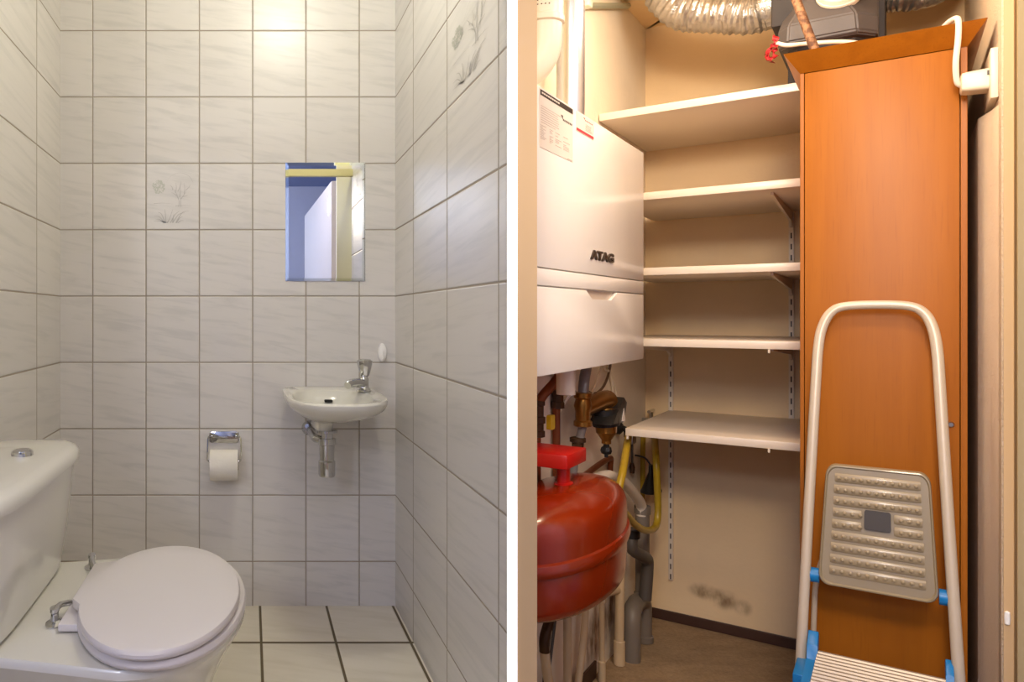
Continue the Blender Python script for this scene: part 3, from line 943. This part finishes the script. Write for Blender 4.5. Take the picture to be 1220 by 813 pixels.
# power cable, plug and socket
VS = -.925
t = thing('wall_socket', 'square white wall socket right of the cabinet top', 'socket', (.851, VS, 1.56), 'R')
part('plate', nbox((.839, .8508), (VS - .065, VS + .085), (1.514, 1.612), bev=.002), MT['cream_plastic'], t)
t = thing('power_plug', 'white power plug with its cable hanging over the cabinet top', 'plug', (.82, VS - .01, 1.56), 'R')
q = bmesh.new()
loft(q, [[Vector((u, VS - .012 + a * s_, 1.560 + b_ * s_)) for a, b_ in rrect(-.028, .028, -.021, .021, .008)] for u, s_ in ((.846, .95), (.84, 1), (.808, .92), (.800, .86), (.798, .7))])
part('plug_body', q, MT['cream_plastic'], t)
q = bmesh.new(); box(q, (.836, .842), (VS - .044, VS - .038), (1.566, 1.574))
part('plug_mark', q, MT['badge'], t)
part('cable', ntube([(.801, VS - .014, 1.556), (.793, VS - .022, 1.565), (.7905, -.958, 1.60), (.794, -.962, 1.65), (.794, -.965, 1.682), (.789, -.958, 1.691), (.775, -.93, 1.687), (.755, -.86, 1.672), (.72, -.76, 1.675), (.66, -.69, 1.735), (.60, -.672, 1.765), (.53, -.672, 1.777), (.485, -.670, 1.783), (.461, -.664, 1.795), (.456, -.64, 1.80)], .0052, n=10, k=8), MT['cable_white'], t)

# ================================================================== STEP STOOL
t = thing('step_stool', 'folding step stool with pale tube frame and blue joints, leaning on the cabinet door', 'step stool', (.67, -1.05, 0), 'R')
ins = lambda h: -.935 - (1.115 - h) * .165         # the lean of the front frame
PTS = [(.534, ins(.0), .0), (.543, ins(.365), .365), (.5525, ins(.66), .66), (.562, ins(.93), .93), (.566, ins(1.02), 1.02), (.573, ins(1.065), 1.065), (.588, ins(1.097), 1.097), (.612, ins(1.110), 1.110), (.667, ins(1.113), 1.113),
       (.717, ins(1.110), 1.110), (.741, ins(1.097), 1.097), (.755, ins(1.068), 1.068), (.7625, ins(1.02), 1.02), (.767, ins(.93), .93), (.7785, ins(.66), .66), (.792, ins(.365), .365), (.808, ins(.0), .0)]
part('frame', ntube(PTS, .009, n=14, k=6, flat=(.0095, .0075)), MT['alu'], t)
for s_, nm in ((0, 'left'), (1, 'right')):
    pts_ = [(.588, -.925, .60), (.562, -.925, .5), (.556, -.925, .39), (.545, -.925, 0)] if s_ == 0 else [(.786, -.925, .60), (.789, -.925, .5), (.794, -.925, .365), (.803, -.925, 0)]
    part('rear_leg', ntube(pts_, .0055, n=12, k=4), MT['alu'], t)
    j = bmesh.new()
    u = .5555 if s_ == 0 else .778
    h = .532
    un = .572 if s_ == 0 else .7635
    tube(j, [(u - .004 if s_ == 0 else u + .0045, ins(h) + .012, h), (un, ins(h) + .012, h)], .0155, n=20)
    part('hinge_joint', j, MT['blue'], t, 'blue hinge joint')
# folded-up platform with nine ribs of studs
hv = lambda h: ins(h) - .012
h0, h1 = .522, .772


def plat(a, b_):                  # a 0..1 across, b_ 0..1 up -> point on the platform face
    h = h0 + (h1 - h0) * b_
    hw = .0965 - .0125 * b_
    return Vector((.667 + hw * (2 * a - 1), hv(h), h))
q = bmesh.new()
base = rrect(0, 1, 0, 1, .10, 8)
for d0, d1, k0, k1 in ((.014, 0, 1, 1),):
    lo = []
    for d_, k_ in ((.012, .97), (.012, 1), (.002, 1), (-.003, .985), (-.0035, .965), (-.0005, .945)):
        lo.append([plat(.5 + (a - .5) * k_, .5 + (b_ - .5) * k_) + Vector((0, d_, 0)) for a, b_ in base])
    loft(q, lo)
pl = part('platform', q, MT['clear'], t, 'translucent studded platform, folded up')
q = bmesh.new()
st = bmesh.new()
for i in range(9):
    bb_ = .13 + i * (.76 / 8)
    a0, a1 = .10, .90
    segs = [(a0, a1)] if i not in (4, 5) else [(a0, .36), (.66, a1)]
    for s0, s1 in segs:
        tube(q, [plat(s0, bb_) + Vector((0, -.001, 0)), plat(s0 + .02, bb_) + Vector((0, -.002, 0)), plat(s1 - .02, bb_) + Vector((0, -.002, 0)), plat(s1, bb_) + Vector((0, -.001, 0))],
             lambda i_, s: 1, n=10, flat=(.0095, .0032))
    for k in range(11):
        a = .135 + k * .073
        if any(s0 < a < s1 for s0, s1 in segs):
            sphere(st, plat(a, bb_) + Vector((0, -.005, 0)), .0042, 8, (.9, .8, 1))
part('ribs', q, MT['clear_rib'], pl)
part('studs', st, MT['clear_rib'], pl)
q = bmesh.new()
loft(q, [[plat(a, b_) + Vector((0, d_, 0)) for a, b_ in rrect(.39, .63, .50, .655, .02)] for d_ in (.0, -.0055)])
part('badge', q, MT['badge'], pl, 'dark square badge')
# lower tread
q = bmesh.new()
box(q, (.5705, .7735), (-1.30, -1.052), (.368, .3815), .002)
for i in range(13):
    v = -1.29 + i * .0185
    prism(q, [(v, .3814), (v + .003, .3852), (v + .0095, .3852), (v + .0125, .3814)], .5715, .7725, 'yz')
part('tread', q, MT['alu_step'], t, 'ribbed aluminium tread', smooth=False)
for s_ in (0, 1):
    q = bmesh.new()
    uo, ui = (.5365, .5725) if s_ == 0 else (.8015, .7715)
    lo, hi = min(uo, ui), max(uo, ui)
    prism(q, [(-1.06, .34), (-1.03, .41), (-1.045, .42), (-1.075, .40), (-1.085, .372), (-1.305, .372), (-1.305, .345)], (lo + .018) if s_ == 0 else lo, hi if s_ == 0 else hi - .018, 'yz', bev=.002)
    box(q, (lo, hi), (-1.16, -1.062), (.30, .363), .003)
    part('tread_corner', q, MT['blue'], t, 'blue tread corner')

# ================================================================== EXPANSION VESSEL
UC, VC, A_, B_ = .105, -1.214, .327, .117
t = thing('expansion_vessel', 'glossy orange red expansion tank under the boiler', 'expansion tank', (UC, VC, .42), 'R')


def vl(pr, n=96):
    """oval section; flat where it meets the wall and the partition"""
    out = []
    for r, z in pr:
        lp = []
        for i in range(n):
            p = W(max(.030, UC + B_ * r * math.cos(2 * PI * i / n)), VC + A_ * r * math.sin(2 * PI * i / n), z)
            p.x = max(p.x, .358 * p.y + .004)
            lp.append(FR['R'].inverted() @ p)
        out.append(lp)
    return out
part('tank', loft(bmesh.new(), vl([(.08, .449), (.5, .450), (.72, .452), (.84, .458), (.90, .467), (.93, .482), (.94, .52), (.945, .58), (.945, .620), (.935, .640), (.90, .656), (.84, .668), (.74, .680), (.60, .690), (.42, .697), (.22, .701), (.05, .702)])), MT['red_gloss'], t)
part('seam_ring', loft(bmesh.new(), vl([(.935, .553), (.98, .557), (1.0, .566), (1.0, .574), (.98, .583), (.935, .587)]), False, False), MT['red_gloss'], t)
part('neck', lathe(bmesh.new(), [(.019, .695), (.019, .702), (.013, .705), (.013, .7455)], (.108, -1.235, 0), n=24, sy=1.8), MT['red_plastic'], t, 'red neck')
q = bmesh.new()
lathe(q, [(.02, .452), (.02, .436), (.008, .434)], (UC - .02, VC - .1, 0), n=16, sy=2)
part('foot_flange', q, MT['red_gloss'], t)
t = thing('tank_bracket', 'bright red box bracket on top of the orange red tank', 'bracket', (.11, -1.15, .735), 'R')
part('arm', nbox((.004, .138), (-1.305, -1.165), (.7455, .778), bev=.003), MT['red_plastic'], t)

# ================================================================== PIPEWORK under the boiler
def pipe(name, label, cat, pts, r, m, k=6, n=14, group=None):
    t = thing(name, label, cat, pts[-1], 'R', group)
    part('pipe', ntube(pts, r, n=n, k=k), m, t)
    return t
t = pipe('copper_pipe', 'bent copper pipe with a yellow valve handle beside the door frame', 'pipe', [(.075, -1.115, .968), (.05, -1.12, .925), (.028, -1.145, .89), (.017, -1.147, .86), (.0135, -1.147, .80), (.0135, -1.147, .50)], .0115, MT['copper'], group='copper pipes under the boiler')
v_ = lathe(bmesh.new(), [(.012, .788), (.017, .79), (.017, .803), (.014, .805), (.014, .822), (.018, .824), (.018, .838), (.014, .84), (.014, .866), (.017, .868), (.017, .878), (.012, .88)], (.018, -1.147, 0), n=10)
v_ = part('valve', v_, MT['bronze'], t)
part('handle', loft(bmesh.new(), [[Vector((.036 + d_, -1.125 + a, .825 + b_)) for a, b_ in rrect(-.015, .015, -.018, .018, .006)] for d_ in (0, .011)]), MT['yellow'], v_, 'yellow valve handle')
t = pipe('copper_pipe', 'straight copper pipe with a dark fitting under the boiler', 'pipe', [(.02, -.998, .968), (.0135, -.998, .90), (.0135, -.998, .50)], .0095, MT['copper'], k=0, group='copper pipes under the boiler')
part('fitting', lathe(bmesh.new(), [(.010, .845), (.017, .847), (.017, .862), (.0145, .864), (.0145, .88), (.018, .882), (.018, .893), (.010, .895)], (.017, -.998, 0), n=8), MT['bronze'], t)
t = thing('drain_cup', 'short white plastic cup hanging under the boiler', 'drain cup', (.09, -1.163, .9), 'R')
part('cup', lathe(bmesh.new(), [(.0205, .9005), (.0215, .9), (.0215, .9695), (.018, .9695), (.018, .905), (.001, .905)], (.09, -1.163, 0), n=28), MT['pvc_white'], t)
# magnetic filter
t = thing('dirt_filter', 'brass pipe filter with a black cap and white triangle mark under the boiler', 'filter', (.06, -.93, .8), 'R')
part('inlet_pipe', ntube([(.052, -.865, .968), (.055, -.885, .945), (.06, -.92, .915), (.06, -.93, .87)], .0135, n=16, k=5), MT['grey_hose'], t, 'grey inlet pipe')
q = bmesh.new()
lathe(q, [(.019, .795), (.0225, .797), (.0225, .808), (.018, .812), (.019, .835), (.022, .85), (.018, .868), (.022, .872), (.022, .884), (.015, .886)], (.06, -.93, 0), n=20, sy=1.3)
tube(q, [(.06, -.925, .838), (.068, -.87, .848), (.075, -.82, .855), (.078, -.775, .853)], lambda i, s: .020 + .008 * s, n=18, k=5)
sphere(q, (.078, -.775, .848), .031, 18, (.9, 1.2, 1))
tube(q, [(.078, -.795, .83), (.082, -.80, .79), (.083, -.80, .765)], lambda i, s: .031 - .005 * s, n=20)
lathe(q, [(.026, .765), (.016, .75), (.0125, .745), (.0125, .735)], (.083, -.80, 0), n=18)
part('brass_body', q, MT['brass'], t)
q = bmesh.new()
tube(q, [(.079, -.805, .832), (.083, -.80, .785)], lambda i, s: .0345 + .002 * (1 - s), n=22)
prism(q, [(-.87, .795), (-.745, .79), (-.715, .845), (-.745, .862), (-.80, .835)], .055, .116, 'yz', bev=.004)
part('black_cap', q, MT['black'], t, 'black plastic cap')
part('warning_mark', nprism([(-.776, .797), (-.738, .793), (-.752, .832)], .1162, .1168, 'yz'), MT['label_paper'], t, 'small pale triangle mark', smooth=False)
q = bmesh.new()
lathe(q, [(.008, .735), (.008, .728), (.013, .725), (.015, .715), (.012, .707), (.005, .704), (.005, .697)], (.083, -.80, 0), n=9)
part('drain_knob', q, MT['black'], t, 'black drain knob', ang=15)
q = ntube([(.06, -.93, .797), (.05, -.925, .76), (.035, -.92, .70), (.03, -.92, .62)], .0105, n=14, k=4)
part('outlet_pipe', q, MT['grey_hose'], t, 'grey outlet pipe')
q = lathe(bmesh.new(), [(.0125, .712), (.019, .714), (.019, .725), (.014, .727), (.016, .75), (.021, .752), (.021, .762), (.012, .765)], (.045, -.925, 0), n=10)
tube(q, [(.05, -.945, .742), (.06, -.985, .737)], .011, n=12)
part('valve', q, MT['bronze'], t, 'dark valve')

pipe('brown_pipe', 'thin brown copper pipe bending along the left wall behind the tank', 'pipe', [(.016, -.84, .617), (.016, -.79, .630), (.016, -.61, .644), (.016, -.525, .646), (.0135, -.495, .64), (.010, -.488, .61), (.010, -.488, .52)], .0085, MT['copper'])
# cables on the wall
t = thing('cable_bundle', 'loose white and brown cables looping on the wall beside the brass filter', 'cable', (.01, -.6, .968), 'R')
q = bmesh.new()
tube(q, [(.03, -.66, .968), (.012, -.56, .925), (.008, -.49, .912), (.008, -.43, .86), (.008, -.405, .80), (.008, -.44, .745), (.008, -.50, .73)], .0042, n=8, k=8)
tube(q, [(.03, -.60, .968), (.01, -.59, .93), (.01, -.66, .87), (.012, -.74, .85), (.016, -.80, .855)], .004, n=8, k=8)
tube(q, [(.025, -.54, .968), (.008, -.50, .93), (.007, -.455, .87), (.007, -.46, .80), (.007, -.49, .77)], .004, n=8, k=8)
part('white_cables', q, MT['cable_white'], t)
q = ntube([(.025, -.53, .968), (.010, -.50, .915), (.009, -.55, .875), (.009, -.62, .858), (.01, -.69, .862), (.014, -.76, .88)], .0038, n=8, k=8)
tube(q, [(.02, -.86, .968), (.010, -.88, .93), (.01, -.84, .88), (.012, -.81, .862)], .0035, n=8, k=8)
part('brown_cables', q, MT['cable_brown'], t)
q = ntube([(.006, -.972, .815), (.028, -.965, .87), (.038, -.955, .885)], .0022, n=6, k=4)
tube(q, [(.008, -.968, .825), (.032, -.962, .87), (.042, -.95, .88)], .0022, n=6, k=4)
part('cable_tie', q, MT['cable_white'], t, 'white cable tie ends')

t = thing('wall_grommet', 'black round wall plug with a short spigot at the free end of the lowest shelf', 'wall plug', (.01, -.395, .725), 'R')
part('collar', ntube([(.001, -.395, .727), (.014, -.395, .727), (.022, -.395, .727)], lambda i, s: (.022, .022, .014)[i], n=20), MT['black'], t)
part('spigot', ntube([(.022, -.395, .727), (.034, -.40, .722), (.038, -.405, .70)], .009, n=12, k=3), MT['black'], t)
t = thing('wall_tap', 'small chrome tap on the left wall above the lowest shelf end', 'tap', (.02, -.05, .71), 'R')
part('body', ntube([(.001, -.05, .715), (.03, -.052, .715), (.045, -.06, .71), (.05, -.065, .69)], .009, n=14, k=4), MT['chrome'], t)
q = ncyl((.03, -.052, .715), (.03, -.052, .745), .006)
tube(q, [(.03, -.085, .75), (.03, -.02, .75)], .006, n=10)
part('handle', q, MT['chrome'], t)
pipe('garden_hose', 'yellow hose looping down the wall under the lowest shelf', 'hose', [(.05, -.42, .728), (.072, -.54, .70), (.10, -.70, .645), (.10, -.74, .60), (.10, -.74, .55), (.10, -.665, .515), (.10, -.558, .462), (.10, -.43, .418), (.10, -.31, .405), (.10, -.276, .45), (.10, -.287, .54), (.095, -.28, .62), (.065, -.16, .67), (.045, -.09, .69)], .0105, MT['hose'], k=7)
t = pipe('hose_end', 'short straight yellow hose hanging behind the black funnel', 'hose', [(.016, -.10, .69), (.0115, -.09, .60), (.0115, -.09, .50), (.0115, -.09, .43)], .008, MT['hose'], k=4)
t = thing('funnel', 'black plastic funnel hanging on the wall among the yellow hose', 'funnel', (.055, -.165, .50), 'R')
part('cone', lathe(bmesh.new(), [(.0285, .486), (.031, .487), (.031, .491), (.0285, .495), (.011, .545), (.008, .552), (.007, .578), (.004, .579)], (.055, -.165, 0), n=28, sy=2.0), MT['black'], t)
part('hook_tab', ntube([(.055, -.165, .575), (.035, -.165, .60), (.004, -.165, .605)], .003, n=8, k=3), MT['black'], t)
t = thing('screwdriver', 'dark slim tool hanging on the left wall under the lowest shelf', 'tool', (.015, -.235, .65), 'R')
part('blade', ncyl((.012, -.235, .66), (.012, -.235, .585), .0038, n=8), MT['dark_pvc'], t)
part('handle', ntube([(.012, -.235, .59), (.012, -.235, .575), (.012, -.235, .555)], lambda i, s: (.005, .009, .007)[i], n=10), MT['bronze'], t)
part('hook', nbox((.001, .02), (-.26, -.21), (.655, .685), bev=.004), MT['steel'], t, 'grey metal hook')
pipe('drain_hose', 'white bent drain hose running from behind the tank to the grey pipe', 'hose', [(.045, -.76, .625), (.05, -.68, .622), (.05, -.60, .605), (.05, -.50, .575), (.05, -.40, .53), (.05, -.31, .482), (.05, -.275, .455), (.05, -.270, .425)], .0165, MT['pvc_white'], k=5)
# grey drain
t = thing('grey_drain_pipe', 'grey plastic drain pipe with a bend at the floor in the far left corner', 'pipe', (.05, -.25, 0), 'R')
part('upper_pipe', ncyl((.05, -.262, .12), (.05, -.262, .452), .0215, n=24), MT['grey_pvc'], t)
part('collar', lathe(bmesh.new(), [(.0225, .428), (.025, .43), (.025, .455), (.0225, .457)], (.05, -.262, 0), n=24), MT['grey_pvc'], t)
part('lower_collar', lathe(bmesh.new(), [(.022, .135), (.0255, .137), (.0255, .165), (.022, .167)], (.05, -.262, 0), n=24), MT['grey_pvc'], t)
part('bend', ntube([(.05, -.25, .02), (.05, -.25, .10), (.05, -.262, .135), (.05, -.32, .153), (.054, -.40, .15), (.058, -.427, .12), (.058, -.43, .05), (.058, -.43, 0)], .026, n=20, k=6), MT['grey_pvc'], t)
part('foot_ring', lathe(bmesh.new(), [(.027, 0), (.031, .002), (.031, .02), (.027, .022)], (.05, -.25, 0), n=24), MT['grey_pvc'], t)
tp = part('swan_neck', ntube([(.07, -.48, .43), (.07, -.48, .41), (.072, -.485, .37), (.082, -.42, .335), (.082, -.345, .305), (.080, -.33, .265), (.075, -.335, .17)], .0185, n=18, k=6), MT['dark_pvc'], t, 'darker grey swan neck')
part('collar', lathe(bmesh.new(), [(.019, .40), (.024, .402), (.024, .425), (.019, .427)], (.07, -.48, 0), n=20), MT['black'], tp, 'black collar')

# cream pipes at the floor
G = 'cream pipes at the floor'
t = pipe('cream_pipe', 'thick cream plastic pipe beside the grey floor drain', 'pipe', [(.03, -.432, .40), (.031, -.445, .34), (.034, -.47, .24), (.037, -.49, .10), (.037, -.49, 0)], .0135, MT['cream_pvc'], group=G)
part('socket', lathe(bmesh.new(), [(.014, 0), (.0165, .002), (.0165, .075), (.014, .078)], (.037, -.49, 0), n=18), MT['cream_pvc'], t)
part('branch', ntube([(.032, -.45, .225), (.02, -.55, .24), (.004, -.6, .245)], .0125, n=14), MT['cream_pvc'], t)
t = pipe('cream_pipe', 'thin straight cream pipe with a small knob at its top', 'pipe', [(.028, -.642, .25), (.028, -.642, 0)], .0075, MT['cream_pvc'], k=0, group=G)
part('knob', lathe(bmesh.new(), [(.008, .236), (.0115, .238), (.0115, .262), (.006, .265)], (.028, -.642, 0), n=14), MT['cream_pvc'], t)
part('socket', lathe(bmesh.new(), [(.008, 0), (.0105, .002), (.0105, .06), (.008, .063)], (.028, -.642, 0), n=14), MT['cream_pvc'], t)
pipe('cream_pipe', 'curved cream pipe, third from the right under the tank', 'pipe', [(.028, -.80, .33), (.028, -.808, .22), (.028, -.845, .12), (.028, -.885, .04), (.028, -.89, 0)], .0095, MT['cream_pvc'], group=G)
pipe('cream_pipe', 'vertical cream pipe directly under the middle of the tank', 'pipe', [(.04, -.985, .423), (.036, -.98, .30), (.033, -.97, .12), (.033, -.965, 0)], .0105, MT['cream_pvc'], group=G)
t = pipe('cream_pipe', 'cream pipe with a dark elbow at its top beside the door frame', 'pipe', [(.04, -1.165, .275), (.04, -1.15, .22), (.04, -1.11, .12), (.04, -1.09, 0)], .0115, MT['cream_pvc'], group=G)
part('elbow', ntube([(.04, -1.165, .268), (.04, -1.165, .30), (.04, -1.14, .325), (.04, -1.12, .345), (.04, -1.10, .39)], .012, n=14, k=4), MT['bronze'], t, 'dark metal elbow')
G2 = 'thin dark rods on the left wall'
for i, (a, b_, lab) in enumerate((((.012, -1.03, .30), (.012, -1.155, .0), 'slanting dark rod under the tank, nearer the door frame'), ((.012, -1.0, .30), (.012, -1.12, .0), 'slanting dark rod under the tank, nearer the cream pipes'))):
    solo('metal_rod', ncyl(a, b_, .004, n=10), MT['dark_pvc'], lab, 'rod', b_, 'R', G2)

# ================================================================== LIGHT
def area(name, loc, size, power, col, rot=(0, 0, 0), shape='DISK'):
    d = bpy.data.lights.new(name, 'AREA')
    d.shape = shape
    d.size = size
    d.energy = power
    d.color = col
    o = bpy.data.objects.new(name, d)
    o.location = loc
    o.rotation_euler = rot
    COL.objects.link(o)
    return o


def bulb(name, loc, r, power, col):
    d = bpy.data.lights.new(name, 'POINT')
    d.shadow_soft_size = r
    d.energy = power
    d.color = col
    o = bpy.data.objects.new(name, d)
    o.location = loc
    COL.objects.link(o)
    return o
bulb('toilet_lamp', (.15, 1.95, 2.5), .10, 17, (1.0, .97, .81))
area('hall_fill', (-.1, -.3, 2.5), 1.0, 16, (1.0, .89, .93))  # unseen area light, stands for daylight from the hall behind the camera
bulb('hall_fill', (-1.25, -1.7, 2.2), .15, 60, (.93, .95, 1.0))  # added light, brightens the hall that the mirror shows
area('hall_fill', (.9, -.4, 2.0), .6, 7, (1.0, .80, .58), (math.radians(62), 0, math.radians(-18)))  # added warm fill for the door jambs and the store room
bulb('store_lamp', W(.55, -1.30, 1.90), .06, 4, (1.0, .80, .57))
d = bpy.data.lights.new('store_fill_spot', 'SPOT')
d.energy, d.spot_size, d.spot_blend, d.shadow_soft_size, d.color = 20, math.radians(120), .6, .09, (1.0, .80, .57)
o = bpy.data.objects.new('store_fill_spot', d)  # added spot in the doorway, lights the wall right of the cabinet
o.location = W(.69, -1.62, 1.82)
o.rotation_euler = (Vector(W(.45, -.2, .75)) - o.location).to_track_quat('-Z', 'Y').to_euler()
COL.objects.link(o)
bulb('store_lamp', W(.40, -.95, 1.98), .06, 8, (1.0, .81, .60))

d = bpy.data.lights.new('hall_fill_spot', 'SPOT')
d.energy, d.spot_size, d.spot_blend, d.shadow_soft_size, d.color = 80, math.radians(58), .5, .15, (1.0, .82, .62)
o = bpy.data.objects.new('hall_fill_spot', d)  # added flat fill beside the camera, aimed into the store room
o.location = (.12, -.05, 1.88)
o.rotation_euler = (Vector((1.65, 2.0, 1.28)) - o.location).to_track_quat('-Z', 'Y').to_euler()
COL.objects.link(o)

w = bpy.data.worlds.new('world')
bpy.context.scene.world = w
w.use_nodes = True
w.node_tree.nodes['Background'].inputs[0].default_value = (.5, .48, .47, 1)
w.node_tree.nodes['Background'].inputs[1].default_value = .05

# ================================================================== CAMERA
cam = bpy.data.cameras.new('camera')
cam.sensor_fit = 'HORIZONTAL'
cam.sensor_width = 36
cam.lens = 918 * 36 / 1220
cam.shift_x = (610 - 298) / 1220
cam.shift_y = -(406.5 - 376) / 1220
cam.clip_start = .02
co = bpy.data.objects.new('camera', cam)
co.location = (0, 0, 1.09)
co.rotation_euler = (PI / 2, 0, 0)
COL.objects.link(co)
sc = bpy.context.scene
sc.camera = co
sc.view_settings.view_transform = 'Standard'
sc.view_settings.look = 'None'
sc.view_settings.exposure = 0
sc.cycles.max_bounces = 10
sc.cycles.use_denoising = True
